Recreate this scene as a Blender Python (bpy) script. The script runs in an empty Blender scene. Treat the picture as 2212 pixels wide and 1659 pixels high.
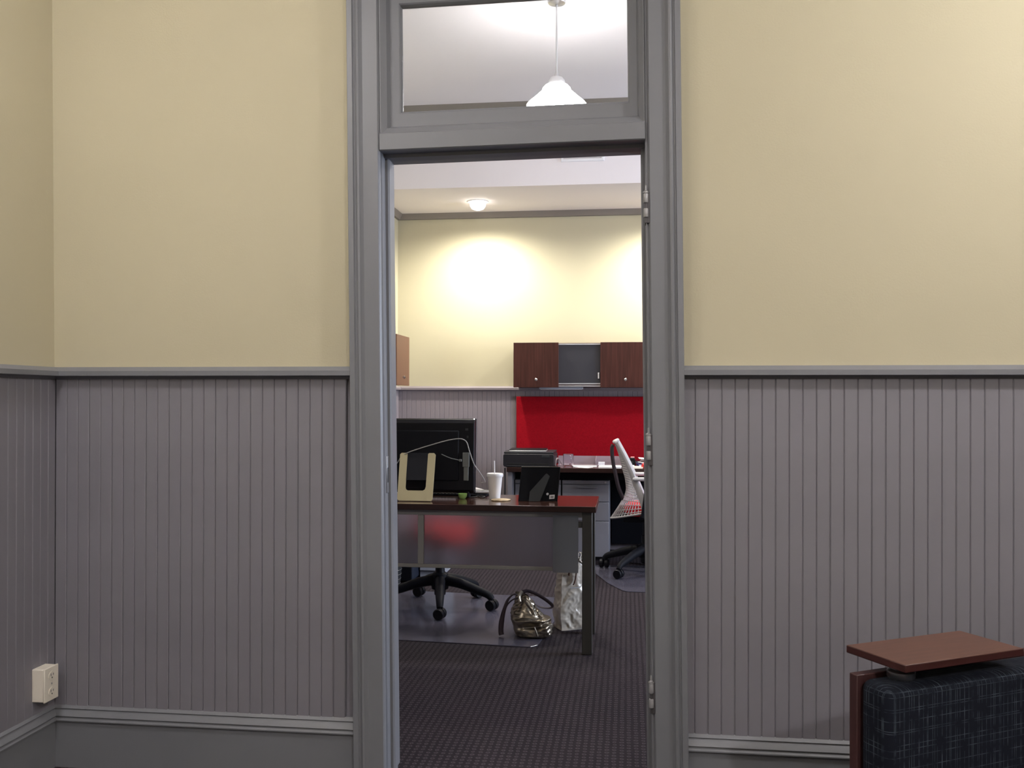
import bpy, bmesh, math, random
from mathutils import Vector, Matrix, noise
random.seed(7)
S = bpy.context.scene
COL = S.collection
PI = math.pi

# ------------------------------------------------------------------ camera
cam_d = bpy.data.cameras.new('camera')
cam = bpy.data.objects.new('camera', cam_d)
COL.objects.link(cam)
S.camera = cam
yaw, pit, rol = math.radians(7.1), math.radians(.15), .002
F = Vector((-math.sin(yaw)*math.cos(pit), math.cos(yaw)*math.cos(pit), math.sin(pit)))
R0 = Vector((math.cos(yaw), math.sin(yaw), 0)); U0 = R0.cross(F)
R = R0*math.cos(rol)+U0*math.sin(rol); U = U0*math.cos(rol)-R0*math.sin(rol)
M = Matrix((R, U, -F)).transposed().to_4x4()
M.translation = Vector((0, 0, 1.27))
cam.matrix_world = M
cam_d.sensor_width = 36; cam_d.lens = 36*2000/2212
cam_d.shift_y = (857-829.5)/2212
cam_d.clip_start = .05

# ------------------------------------------------------------------ exposure, world, room lamps
vs = S.view_settings
vs.view_transform = 'Standard'; vs.look = 'None'; vs.gamma = 1; vs.use_curve_mapping = False
vs.exposure = 0.0
W = bpy.data.worlds.new('world'); S.world = W; W.use_nodes = True
W.node_tree.nodes['Background'].inputs[0].default_value = (.75, .78, .85, 1)
W.node_tree.nodes['Background'].inputs[1].default_value = .02

FRONT_LAMPS = [(-1.45, 1.70, 4, 'schoolhouse pendant lamp hanging front left in the waiting room, out of frame'),
               (1.80, 1.85, 56, 'schoolhouse pendant lamp hanging front right in the waiting room, out of frame'),
               (-1.6, .1, 16, 'schoolhouse pendant lamp hanging by the left waiting room wall, out of frame'),
               (1.3, -.9, 118, 'schoolhouse pendant lamp hanging behind the viewer on the right')]
OFFICE_LAMPS = [(-.396, 5.17, 17, 'lit white glass pendant lamp seen through the transom pane'),
                (1.45, 5.17, 14, 'added, unseen lit white glass pendant lamp in the right half of the office')]  # second pendant is added out of view to help light the office
DOWNLIGHTS = [(-1.21, 7.437, 168, 'bright recessed downlight in the soffit seen through the doorway'),
              (.33, 7.437, 168, 'recessed downlight in the soffit hidden right of the door jamb')]

# daylight falling through the window in the right wall of the office (a real opening, built below)
DAY = bpy.data.lights.new('window_daylight', 'AREA'); DAY.shape = 'RECTANGLE'; DAY.size = 1.9; DAY.size_y = 1.5
DAY.energy = 290; DAY.color = (.72, .80, 1)
dayo = bpy.data.objects.new('window_daylight', DAY); COL.objects.link(dayo)
dayo.location = (3.82, 5.3, 1.65); dayo.rotation_euler = (0, PI/2, 0)

# ------------------------------------------------------------------ mesh helper
class MB:
    def __init__(s): s.v = []; s.f = []; s.mi = []; s.m = 0
    def add(s, vs_, fs):
        o = len(s.v); s.v += [tuple(v) for v in vs_]
        for f in fs: s.f.append([o+i for i in f]); s.mi.append(s.m)
        return s
    def box(s, x0, x1, y0, y1, z0, z1):
        return s.add([(x, y, z) for z in (z0, z1) for y in (y0, y1) for x in (x0, x1)],
                     [(0, 2, 3, 1), (4, 5, 7, 6), (0, 1, 5, 4), (2, 6, 7, 3), (0, 4, 6, 2), (1, 3, 7, 5)])
    def prism(s, pts, ax, a, b):
        n = len(pts)
        def mk(p, t):
            return {'z': (p[0], p[1], t), 'x': (t, p[0], p[1]), 'y': (p[0], t, p[1])}[ax]
        vs_ = [mk(p, a) for p in pts]+[mk(p, b) for p in pts]
        fs = [list(range(n))[::-1], list(range(n, 2*n))]+[(i, (i+1) % n, n+(i+1) % n, n+i) for i in range(n)]
        return s.add(vs_, fs)
    def lathe(s, prof, c=(0, 0, 0), n=28, ax='z', cap=True):
        vs_ = []
        for r, h in prof:
            for k in range(n):
                a = 2*PI*k/n; u, w = r*math.cos(a), r*math.sin(a)
                p = {'z': (u, w, h), 'y': (u, h, w), 'x': (h, u, w)}[ax]
                vs_.append((c[0]+p[0], c[1]+p[1], c[2]+p[2]))
        fs = []
        m = len(prof)
        for j in range(m-1):
            for k in range(n):
                fs.append((j*n+k, j*n+(k+1) % n, (j+1)*n+(k+1) % n, (j+1)*n+k))
        if cap: fs += [list(range(n))[::-1], list(range((m-1)*n, m*n))]
        return s.add(vs_, fs)
    def tube(s, pts, r, n=8, flat=1.0):
        pts = [Vector(p) for p in pts]; m = len(pts)
        rs = r if isinstance(r, (list, tuple)) else [r]*m
        vs_ = []; up = None
        for i, p in enumerate(pts):
            t = (pts[min(i+1, m-1)]-pts[max(i-1, 0)]).normalized()
            if up is None:
                up = Vector((0, 0, 1)) if abs(t.z) < .9 else Vector((0, 1, 0))
            a = (up-t*up.dot(t)).normalized(); b = t.cross(a); up = a
            for k in range(n):
                an = 2*PI*k/n
                vs_.append(p+a*(math.cos(an)*rs[i])+b*(math.sin(an)*rs[i]*flat))
        fs = [(i*n+k, i*n+(k+1) % n, (i+1)*n+(k+1) % n, (i+1)*n+k) for i in range(m-1) for k in range(n)]
        fs += [list(range(n))[::-1], list(range((m-1)*n, m*n))]
        return s.add(vs_, fs)
    def grid(s, fn, nu, nv, loop=False):
        vs_ = [fn(i/(nu-1) if not loop else i/nu, j/(nv-1)) for j in range(nv) for i in range(nu)]
        fs = []
        for j in range(nv-1):
            for i in range(nu if loop else nu-1):
                k = (i+1) % nu
                fs.append((j*nu+i, j*nu+k, (j+1)*nu+k, (j+1)*nu+i))
        return s.add(vs_, fs)
    def mitre(s, x0, x1, z0, z1, prof, k=(1, 1, 1, 1)):
        """rectangular frame in XZ; prof = closed list of (inset, y)"""
        vs_ = []
        for q, y in prof:
            vs_ += [(x0+q*k[0], y, z0+q*k[2]), (x1-q*k[1], y, z0+q*k[2]), (x1-q*k[1], y, z1-q*k[3]), (x0+q*k[0], y, z1-q*k[3])]
        n = len(prof); fs = []
        for j in range(n):
            m_ = (j+1) % n
            for i in range(4):
                l = (i+1) % 4
                fs.append((j*4+i, j*4+l, m_*4+l, m_*4+i))
        return s.add(vs_, fs)
    def xf(s, fn, a=0):
        s.v[a:] = [tuple(fn(Vector(v))) for v in s.v[a:]]; return s

def rootloc(p):
    l = Vector((0, 0, 0))
    while p is not None:
        l += p.location; p = p.parent
    return l

def obj(name, mb, mats, parent=None, local=False, bevel=0, smooth=35, seg=2, kind=None, label=None, solid=0, loc=None):
    me = bpy.data.meshes.new(name)
    off = Vector((0, 0, 0))
    if parent is not None and not local: off = rootloc(parent)
    if loc is not None: off = Vector(loc)
    me.from_pydata([tuple(Vector(v)-off) for v in mb.v], [], mb.f)
    for m in (mats if isinstance(mats, (list, tuple)) else [mats]): me.materials.append(m)
    me.polygons.foreach_set('material_index', mb.mi)
    bm = bmesh.new(); bm.from_mesh(me)
    bmesh.ops.recalc_face_normals(bm, faces=bm.faces); bm.to_mesh(me); bm.free()
    if smooth:
        me.polygons.foreach_set('use_smooth', [True]*len(me.polygons))
        me.set_sharp_from_angle(angle=math.radians(smooth))
    me.update()
    o = bpy.data.objects.new(name, me); COL.objects.link(o)
    if loc is not None and parent is None: o.location = loc
    if parent is not None: o.parent = parent
    if solid:
        d = o.modifiers.new('solidify', 'SOLIDIFY'); d.thickness = solid; d.offset = 0
    if bevel:
        b = o.modifiers.new('bevel', 'BEVEL'); b.width = bevel; b.segments = seg; b.limit_method = 'ANGLE'
        b.angle_limit = math.radians(40); b.harden_normals = False
    if kind: o['kind'] = kind
    if label: o['label'] = label
    return o

def tag(o, label, cat, group=None):
    o['label'] = label; o['category'] = cat
    if group: o['group'] = group
    return o

def thing(name, label, cat, loc=(0, 0, 0), rz=0, group=None):
    o = bpy.data.objects.new(name, None); COL.objects.link(o)
    o.empty_display_size = .05
    o.location = loc; o.rotation_euler = (0, 0, rz)
    return tag(o, label, cat, group)

def struct(name, mb, mats, **k): return obj(name, mb, mats, kind='structure', **k)

def group_struct(name):
    o = bpy.data.objects.new(name, None); COL.objects.link(o); o['kind'] = 'structure'; o.empty_display_size = .05
    return o

# ------------------------------------------------------------------ materials
def srgb(r, g, b):
    f = lambda c: (c/255/12.92) if c/255 <= .04045 else ((c/255+.055)/1.055)**2.4
    return (f(r), f(g), f(b), 1)

def mat(name, col, rough=.6, metal=0, var=.0, vscale=6, bump=0, bscale=200, spec=.5, trans=0, ior=1.45, emis=None, estr=0,
        stretch=None, sheen=0, coat=0, var_col=None):
    m = bpy.data.materials.new(name); m.use_nodes = True
    nt = m.node_tree; P = nt.nodes['Principled BSDF']; L = nt.links.new
    col = col if len(col) == 4 else (*col, 1)
    P.inputs['Base Color'].default_value = col
    P.inputs['Roughness'].default_value = rough; P.inputs['Metallic'].default_value = metal
    P.inputs['Specular IOR Level'].default_value = spec; P.inputs['IOR'].default_value = ior
    P.inputs['Transmission Weight'].default_value = trans
    if sheen: P.inputs['Sheen Weight'].default_value = sheen
    if coat: P.inputs['Coat Weight'].default_value = coat; P.inputs['Coat Roughness'].default_value = .15
    if emis: P.inputs['Emission Color'].default_value = emis; P.inputs['Emission Strength'].default_value = estr
    if var or bump or var_col:
        tc = nt.nodes.new('ShaderNodeTexCoord'); vec = tc.outputs['Object']
        if stretch:
            mp = nt.nodes.new('ShaderNodeMapping'); mp.inputs['Scale'].default_value = stretch
            L(vec, mp.inputs['Vector']); vec = mp.outputs['Vector']
    if var or var_col:
        nz = nt.nodes.new('ShaderNodeTexNoise'); nz.inputs['Scale'].default_value = vscale
        nz.inputs['Detail'].default_value = 6; L(vec, nz.inputs['Vector'])
        mx = nt.nodes.new('ShaderNodeMix'); mx.data_type = 'RGBA'
        if var_col:
            mx.inputs[6].default_value = col; mx.inputs[7].default_value = var_col
        else:
            mx.inputs[6].default_value = tuple(c*(1-var) for c in col[:3])+(1,)
            mx.inputs[7].default_value = tuple(min(1, c*(1+var)) for c in col[:3])+(1,)
        rp = nt.nodes.new('ShaderNodeMapRange'); rp.inputs[1].default_value = .3; rp.inputs[2].default_value = .7
        L(nz.outputs['Fac'], rp.inputs[0]); L(rp.outputs[0], mx.inputs[0]); L(mx.outputs[2], P.inputs['Base Color'])
    if bump:
        n2 = nt.nodes.new('ShaderNodeTexNoise'); n2.inputs['Scale'].default_value = bscale; n2.inputs['Detail'].default_value = 3
        L(vec, n2.inputs['Vector'])
        bp = nt.nodes.new('ShaderNodeBump'); bp.inputs['Strength'].default_value = bump; bp.inputs['Distance'].default_value = .002
        L(n2.outputs['Fac'], bp.inputs['Height']); L(bp.outputs['Normal'], P.inputs['Normal'])
    return m

YELLOW = mat('cream_yellow_paint', (.525, .478, .335), .75, var=.025, vscale=1.4, bump=.15, bscale=160)
GREY = mat('grey_gloss_paint', (.192, .196, .214), .42, var=.05, vscale=2.5, bump=.12, bscale=60)
GREYW = mat('grey_wainscot_paint', (.214, .204, .230), .5, var=.06, vscale=3, bump=.12, bscale=70)
GREYO = mat('office_wainscot_paint', (.245, .212, .228), .5, var=.05, vscale=3)
WHITE = mat('ceiling_white_paint', (.86, .81, .82), .85, var=.015, vscale=2, bump=.08, bscale=120)
TAUPE = mat('taupe_crown_paint', (.235, .205, .18), .5, var=.04, vscale=4)
WOOD = mat('dark_walnut_laminate', srgb(60, 31, 25), .48, spec=.3, var_col=srgb(80, 44, 36), vscale=5, stretch=(14, 14, .7), bump=.05, bscale=30)
WOODTOP = mat('walnut_desktop_laminate', srgb(68, 42, 34), .14, var_col=srgb(84, 52, 42), vscale=5, stretch=(.8, 14, 14), coat=.5)
WOODTAB = mat('cherry_tablet_laminate', srgb(86, 59, 50), .45, var_col=srgb(97, 67, 56), vscale=6, stretch=(1.2, 14, 14))
WOODEDGE = mat('cherry_panel_laminate', srgb(66, 42, 42), .4, var=.1, vscale=6, stretch=(14, 14, 1))
BLACK = mat('black_plastic', (.005, .005, .008), .42, spec=.25, bump=.04, bscale=300)
BLACKM = mat('matt_black_plastic', (.005, .0055, .009), .6, spec=.2, bump=.05, bscale=300)
PRINTER = mat('charcoal_printer_plastic', (.018, .017, .022), .45, bump=.03, bscale=300)
DARKGREY = mat('dark_grey_plastic', (.026, .029, .033), .55)
NAVY = mat('navy_black_metal', (.012, .018, .035), .5)
CREAM = mat('cream_plastic', srgb(168, 158, 126), .45, var=.03, vscale=8)
IVORY = mat('ivory_plastic', srgb(240, 232, 216), .4, var=.02, vscale=10)
STEEL = mat('brushed_steel', (.55, .55, .56), .32, metal=1)
ALU = mat('satin_aluminium', (.62, .62, .64), .38, metal=.6)
DESKMETAL = mat('taupe_desk_metal', (.075, .072, .066), .45, metal=.2)
RAILMETAL = mat('pale_desk_rail_metal', (.25, .24, .225), .5)
GREYMETAL = mat('grey_pedestal_metal', (.24, .235, .265), .48, bump=.04, bscale=400)
LGREY = mat('light_grey_metal', (.36, .38, .44), .5)
CHARCOAL = mat('charcoal_recess', (.036, .035, .043), .55)
RED = mat('red_tackboard_fabric', (.33, .006, .013), .9, spec=.08, var=.12, vscale=90, bump=.3, bscale=500)
REDSEAT = mat('red_seat_fabric', (.62, .025, .03), .85, bump=.25, bscale=400)
FOAM = mat('white_foam_cup', (.86, .84, .84), .55, bump=.08, bscale=300)
PAPER = mat('white_paper', (.85, .85, .87), .8)
LID = mat('white_plastic', (.84, .83, .85), .35)
MESHW = mat('pale_grey_mesh', (.52, .50, .50), .55)
LIME = mat('lime_green_plastic', srgb(146, 184, 104), .4)
REDP = mat('red_glossy_plastic', (.5, .03, .03), .3)
BLUEP = mat('blue_book_cover', (.06, .08, .25), .5)
PINK = mat('pink_paper', (.75, .35, .34), .8)
CORK = mat('speckled_coaster', srgb(196, 174, 140), .7, var=.35, vscale=40)
BRONZE = mat('metallic_bronze_leather', (.29, .25, .195), .3, metal=.85, var=.15, vscale=12, bump=.15, bscale=60)
STRAP = mat('dark_plum_leather', (.035, .022, .028), .5)
BAGW = mat('crinkled_pearl_plastic', (.56, .51, .44), .3, var=.05, vscale=9, bump=.15, bscale=40, coat=.4)
BROWNL = mat('brown_leather', (.13, .055, .035), .55)
CORD = mat('white_cord', (.42, .41, .40), .5)
CORDB = mat('black_cord', (.015, .013, .015), .5)
HINGE = mat('painted_hinge_metal', (.33, .325, .33), .4, metal=.2)
HINGED = mat('bare_dark_leaf_and_shade', (.075, .07, .074), .5, metal=.2)  # bare leaf metal; also the painted shade around the knuckles
DARKHOLE = mat('dark_slot', (.02, .02, .02), .8)
GREENP = mat('labelled_grey_tag', (.16, .17, .165), .5)

def shade_mat(name, col, strength):
    m = mat(name, (.9, .9, .92), .3, emis=(*col, 1), estr=strength); return m
OPAL = shade_mat('lit_opal_glass', (1, .97, .97), 34)
LAMP = shade_mat('lit_lamp_face', (1, .95, .88), 9)
LED = shade_mat('white_status_led', (1, 1, 1), 6)

def pane_mat(name, tint, gloss_min):
    m = bpy.data.materials.new(name); m.use_nodes = True
    nt = m.node_tree; nt.nodes.remove(nt.nodes['Principled BSDF']); L = nt.links.new
    out = nt.nodes['Material Output']
    t = nt.nodes.new('ShaderNodeBsdfTransparent'); t.inputs[0].default_value = tint
    g = nt.nodes.new('ShaderNodeBsdfGlossy'); g.inputs['Roughness'].default_value = .03
    fr = nt.nodes.new('ShaderNodeFresnel'); fr.inputs[0].default_value = 1.45
    mx = nt.nodes.new('ShaderNodeMixShader'); L(fr.outputs[0], mx.inputs[0]); L(t.outputs[0], mx.inputs[1]); L(g.outputs[0], mx.inputs[2])
    L(mx.outputs[0], out.inputs['Surface'])
    return m
PANE = pane_mat('clear_window_glass', (.96, .97, .96, 1), 0)
ACRYL_C = pane_mat('clear_acrylic', (.9, .9, .93, 1), 0)

def mix_trans(name, col, alpha, rough):
    m = mat(name, col, rough); nt = m.node_tree; P = nt.nodes['Principled BSDF']
    P.inputs['Alpha'].default_value = alpha
    return m
ACRYL = mix_trans('frosted_lilac_acrylic', (.42, .35, .39, 1), .6, .25)
MATP = mix_trans('translucent_vinyl_mat', (.085, .08, .107, 1), .95, .17)
GLASSM = mat('mug_glass', (.95, .93, .96), .03, trans=1, ior=1.25)
FROST = mat('frosted_panel_glass', (.54, .50, .54), .36, trans=.92, ior=1.3)
FROST2 = mat('frosted_acrylic_sheet', (.30, .32, .36), .5, trans=.5, ior=1.3)

def carpet_mat():
    m = bpy.data.materials.new('dotted_loop_carpet'); m.use_nodes = True
    nt = m.node_tree; P = nt.nodes['Principled BSDF']; L = nt.links.new; N = nt.nodes.new
    P.inputs['Roughness'].default_value = .95; P.inputs['Specular IOR Level'].default_value = .15
    tc = N('ShaderNodeTexCoord')
    wob = N('ShaderNodeTexNoise'); wob.inputs['Scale'].default_value = 28; L(tc.outputs['Object'], wob.inputs['Vector'])
    ad = N('ShaderNodeVectorMath'); ad.operation = 'MULTIPLY_ADD'
    L(wob.outputs['Color'], ad.inputs[0]); ad.inputs[1].default_value = (.011, .011, 0); L(tc.outputs['Object'], ad.inputs[2])
    sc = N('ShaderNodeVectorMath'); sc.operation = 'SCALE'; sc.inputs[3].default_value = 1/.0265; L(ad.outputs[0], sc.inputs[0])
    fr = N('ShaderNodeVectorMath'); fr.operation = 'FRACTION'; L(sc.outputs[0], fr.inputs[0])
    sb = N('ShaderNodeVectorMath'); sb.operation = 'SUBTRACT'; sb.inputs[1].default_value = (.5, .5, 0); L(fr.outputs[0], sb.inputs[0])
    sx = N('ShaderNodeSeparateXYZ'); L(sb.outputs[0], sx.inputs[0])
    cb = N('ShaderNodeCombineXYZ'); L(sx.outputs[0], cb.inputs[0]); L(sx.outputs[1], cb.inputs[1])
    ln = N('ShaderNodeVectorMath'); ln.operation = 'LENGTH'; L(cb.outputs[0], ln.inputs[0])
    outer = N('ShaderNodeMapRange'); outer.inputs[1].default_value = .36; outer.inputs[2].default_value = .26; L(ln.outputs['Value'], outer.inputs[0])
    inner = N('ShaderNodeMapRange'); inner.inputs[1].default_value = .05; inner.inputs[2].default_value = .16; L(ln.outputs['Value'], inner.inputs[0])
    ring = N('ShaderNodeMath'); ring.operation = 'MULTIPLY'; L(outer.outputs[0], ring.inputs[0]); L(inner.outputs[0], ring.inputs[1])
    pile = N('ShaderNodeTexNoise'); pile.inputs['Scale'].default_value = 320; L(tc.outputs['Object'], pile.inputs['Vector'])
    big = N('ShaderNodeTexNoise'); big.inputs['Scale'].default_value = 2.2; big.inputs['Detail'].default_value = 4; L(tc.outputs['Object'], big.inputs['Vector'])
    rm = N('ShaderNodeMath'); rm.operation = 'MULTIPLY'; L(ring.outputs[0], rm.inputs[0])
    pr = N('ShaderNodeMapRange'); pr.inputs[1].default_value = .25; pr.inputs[2].default_value = .6; L(pile.outputs['Fac'], pr.inputs[0]); L(pr.outputs[0], rm.inputs[1])
    mx = N('ShaderNodeMix'); mx.data_type = 'RGBA'; L(rm.outputs[0], mx.inputs[0])
    gr = N('ShaderNodeMix'); gr.data_type = 'RGBA'; L(big.outputs['Fac'], gr.inputs[0])
    gr.inputs[6].default_value = (.012, .0092, .0125, 1); gr.inputs[7].default_value = (.025, .0175, .0215, 1)
    L(gr.outputs[2], mx.inputs[6]); mx.inputs[7].default_value = (.064, .053, .060, 1)
    L(mx.outputs[2], P.inputs['Base Color'])
    ba = N('ShaderNodeMath'); ba.operation = 'ADD'; L(ring.outputs[0], ba.inputs[0]); L(pile.outputs['Fac'], ba.inputs[1])
    bp = N('ShaderNodeBump'); bp.inputs['Strength'].default_value = .5; bp.inputs['Distance'].default_value = .003
    L(ba.outputs[0], bp.inputs['Height']); L(bp.outputs[0], P.inputs['Normal'])
    return m
CARPET = carpet_mat()

def plaid_mat():
    m = bpy.data.materials.new('navy_grid_upholstery'); m.use_nodes = True
    nt = m.node_tree; P = nt.nodes['Principled BSDF']; L = nt.links.new; N = nt.nodes.new
    P.inputs['Roughness'].default_value = .9; P.inputs['Specular IOR Level'].default_value = .2
    tc = N('ShaderNodeTexCoord'); sp = N('ShaderNodeSeparateXYZ'); L(tc.outputs['Object'], sp.inputs[0])
    nz = N('ShaderNodeTexNoise'); nz.inputs['Scale'].default_value = 30; nz.inputs['Detail'].default_value = 3; L(tc.outputs['Object'], nz.inputs['Vector'])
    def line(src, pitch, w, off):
        a = N('ShaderNodeMath'); a.operation = 'MULTIPLY_ADD'; L(src, a.inputs[0]); a.inputs[1].default_value = 1/pitch; a.inputs[2].default_value = off
        f = N('ShaderNodeMath'); f.operation = 'FRACT'; L(a.outputs[0], f.inputs[0])
        c = N('ShaderNodeMath'); c.operation = 'SUBTRACT'; L(f.outputs[0], c.inputs[0]); c.inputs[1].default_value = .5
        d = N('ShaderNodeMath'); d.operation = 'ABSOLUTE'; L(c.outputs[0], d.inputs[0])
        r = N('ShaderNodeMapRange'); r.inputs[1].default_value = w; r.inputs[2].default_value = w*.4; L(d.outputs[0], r.inputs[0])
        return r.outputs[0]
    su = N('ShaderNodeMath'); su.operation = 'ADD'; L(sp.outputs[0], su.inputs[0]); L(sp.outputs[1], su.inputs[1])
    ls = [line(su.outputs[0], .0135, .07, .2), line(su.outputs[0], .0223, .045, .6), line(sp.outputs[2], .026, .04, .3), line(sp.outputs[2], .0415, .025, .1)]
    acc = ls[0]
    for l in ls[1:]:
        q = N('ShaderNodeMath'); q.operation = 'MAXIMUM'; L(acc, q.inputs[0]); L(l, q.inputs[1]); acc = q.outputs[0]
    pr = N('ShaderNodeMapRange'); pr.inputs[1].default_value = .38; pr.inputs[2].default_value = .68; L(nz.outputs['Fac'], pr.inputs[0])
    q = N('ShaderNodeMath'); q.operation = 'MULTIPLY'; L(acc, q.inputs[0]); L(pr.outputs[0], q.inputs[1])
    mx = N('ShaderNodeMix'); mx.data_type = 'RGBA'; L(q.outputs[0], mx.inputs[0])
    mx.inputs[6].default_value = (.0055, .007, .0135, 1); mx.inputs[7].default_value = (.062, .08, .10, 1)
    L(mx.outputs[2], P.inputs['Base Color'])
    return m
PLAID = plaid_mat()

EDGE = mat('shaded_walnut_edge', srgb(46, 24, 20), .4)  # desktop sides get less light: that shade is put into their colour
EDGET_SHADE = mat('shaded_cherry_edge', srgb(62, 32, 30), .42)  # same for the tablet, shade painted on its side faces
def slab(x0, x1, y0, y1, z0, z1):
    b = MB().box(x0, x1, y0, y1, z0, z1); b.mi = [1, 0, 1, 1, 1, 1]; return b

# ------------------------------------------------------------------ the setting
LW = -1.978          # left wall plane
YF, YB = 3.0, 3.16   # front wall thickness
FAR = 7.9
CZ = 3.50
RX = 3.6             # right side of both rooms
RY = -2.6            # wall behind the viewer
K = .0125            # shear put on the door frame and opening to match tilted image verticals
def lean(v): return Vector((v.x-K*(v.z-1.364), v.y, v.z))
def lean_head(v): return Vector((v.x-K*(v.z-1.364), v.y, v.z+.0105*(v.x+.38)))
def lean_l(v): return Vector((v.x-.0105*(v.z-1.364), v.y, v.z))  # left wall sheared likewise, so its corner follows the tilted image vertical

struct('floor', MB().box(LW-.2, RX+.2, RY-.2, FAR+.2, -.1, 0), CARPET, smooth=0)
struct('ceiling', MB().box(LW-.2, RX+.2, RY-.2, FAR+.2, CZ, CZ+.1), WHITE, smooth=0)

def two_tone(mb, x0, x1, y0, y1, z1=CZ, split=1.35):
    mb.m = 1; mb.box(x0, x1, y0, y1, 0, split); mb.m = 0; mb.box(x0, x1, y0, y1, split, z1); return mb
b = MB()
two_tone(b, LW-.15, -.825, YF, YB); two_tone(b, .083, RX, YF, YB)
b.m = 0; b.box(-.825, .083, YF, YB, 2.68, CZ)
for i, v in enumerate(b.v):
    if -.9 < v[0] < .1: b.v[i] = tuple(lean(Vector(v)))
wall_front = struct('wall_front', b, [YELLOW, GREYW], smooth=0)
wall_left = struct('wall_left', two_tone(MB(), LW-.15, LW, RY, YF).xf(lean_l), [YELLOW, GREYW], smooth=0)
wall_left_office = struct('wall_left', two_tone(MB(), LW-.15, LW-.012, YB, FAR), [YELLOW, GREYO], smooth=0)
wall_far = struct('wall_far', two_tone(MB(), LW-.15, RX, FAR, FAR+.15), [YELLOW, GREYO], smooth=0)
b = MB()
two_tone(b, RX, RX+.15, RY, 4.35); two_tone(b, RX, RX+.15, 6.25, FAR+.15)
b.m = 1; b.box(RX, RX+.15, 4.35, 6.25, 0, .9); b.m = 0; b.box(RX, RX+.15, 4.35, 6.25, 2.4, CZ)
struct('wall_right', b, [YELLOW, GREYW], smooth=0)
w2 = group_struct('window_2')
for nm, a in (('window_frame', (4.33, 6.27, .86, .92)), ('window_frame', (4.33, 6.27, 2.38, 2.46)), ('window_frame', (4.33, 4.40, .92, 2.38)), ('window_frame', (6.20, 6.27, .92, 2.38)), ('window_frame', (4.40, 6.20, 1.62, 1.67))):
    obj(nm, MB().box(RX-.02, RX+.06, *a), GREY, w2, bevel=.003)
obj('glass_pane', MB().box(RX+.03, RX+.034, 4.40, 6.20, .92, 2.38), PANE, w2, smooth=0)
struct('wall_rear', two_tone(MB(), LW-.15, RX, RY-.15, RY), [YELLOW, GREYW], smooth=0)
# dropped soffit along the far wall of the office
struct('ceiling_soffit', MB().box(LW-.012, RX, 6.93, FAR, 2.877, CZ), WHITE, smooth=0)

# tongue-and-groove wainscot boards, one object each
PW = .0415
def board_mesh(z0, z1, m):
    w = PW-.0004; c = .0028; d = .012; e = .0091
    b = MB().prism([(0, 0), (0, -e), (c, -d), (w-c, -d), (w, -e), (w, 0)], 'z', z0, z1)
    o = obj('board', b, m, smooth=0); me = o.data
    bpy.data.objects.remove(o); return me
bm_front = board_mesh(.205, 1.352, GREYW)
bm_far = board_mesh(.10, 1.352, GREYO)
def boards(parent, me, p0, n, axis):
    for i in range(n):
        o = bpy.data.objects.new('board', me); COL.objects.link(o); o.parent = parent
        s = random.uniform(.97, 1.05)
        if axis == 'x': o.location = (p0+i*PW, YF if parent is wall_front else FAR, 0); o.scale = (1, s, 1)
        else:
            o.location = (LW, p0+i*PW, 0); o.rotation_euler = (0, 0, PI/2); o.scale = (1, s, 1)
boards(wall_front, bm_front, LW+.012, 25, 'x')
boards(wall_front, bm_front, .172, 38, 'x')
boards(wall_left, bm_front, 1.62, 33, 'y')
boards(wall_far, bm_far, LW-.012, 58, 'x')
for i in range(78):
    o = bpy.data.objects.new('board', bm_far); COL.objects.link(o); o.parent = wall_left_office
    o.location = (LW-.012, 4.65+i*PW, 0); o.rotation_euler = (0, 0, PI/2); o.scale = (1, random.uniform(.97, 1.05), 1)

# chair rails, baseboards, crowns (profiles: (protrusion, z))
RAIL = [(0, 1.378), (.026, 1.377), (.044, 1.363), (.044, 1.347), (.022, 1.345), (.014, 1.336), (0, 1.336)]
BASE = [(0, 0), (.024, 0), (.024, .158), (.033, .161), (.033, .165), (.025, .172), (.024, .175), (.031, .1775), (.027, .184), (.018, .196), (.016, .1985),
        (.021, .2015), (.010, .212), (0, .213)]
def runx(prof, y, x0, x1): return MB().prism([(y-p, z) for p, z in prof], 'x', x0, x1)
def runy(prof, x, y0, y1): return MB().prism([(x+p, z) for p, z in prof], 'y', y0, y1)
struct('trim_1', runx(RAIL, YF, LW+.002, -.905), GREY, smooth=25)
struct('trim_2', runx(RAIL, YF, .176, RX), GREY, smooth=25)
struct('trim_3', runy(RAIL, LW, RY, YF-.001), GREY, smooth=25)
struct('trim_4', runx([(p*.9, z+.003) for p, z in RAIL], FAR, LW, RX), GREYO, smooth=25)
RO = [(p*.9, z+.003) for p, z in RAIL]
struct('trim_8', runy(RO, LW-.012, YB, 6.66), GREYO, smooth=25)
struct('trim_9', runy(RO, LW-.012, 7.08, FAR-.04), GREYO, smooth=25)
struct('baseboard_left', runy([(p, z*.6) for p, z in BASE], LW-.012, YB, FAR-.03), GREYO, smooth=25)
struct('baseboard_front', runx(BASE, YF, LW+.002, -.888), GREY, smooth=25)
struct('baseboard_front', runx(BASE, YF, .186, RX), GREY, smooth=25)
struct('baseboard_left', runy(BASE, LW, RY, YF-.001), GREY, smooth=25)
struct('baseboard_far', runx([(p, z*.6) for p, z in BASE], FAR, LW, RX), GREYO, smooth=25)
CR = [(0, 2.829), (.022, 2.831), (.03, 2.845), (.045, 2.866), (.05, 2.877), (0, 2.877)]
struct('trim_5', runx(CR, FAR, LW, RX), TAUPE, smooth=25)
struct('trim_6', runy([(p, z) for p, z in CR], LW-.012, 6.95, FAR-.001), TAUPE, smooth=25)
struct('trim_7', runx([(p, z+.623) for p, z in CR], 6.93, LW-.01, RX), TAUPE, smooth=25)

# ------------------------------------------------------------------ door frame with transom
door = group_struct('door_1')
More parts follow.
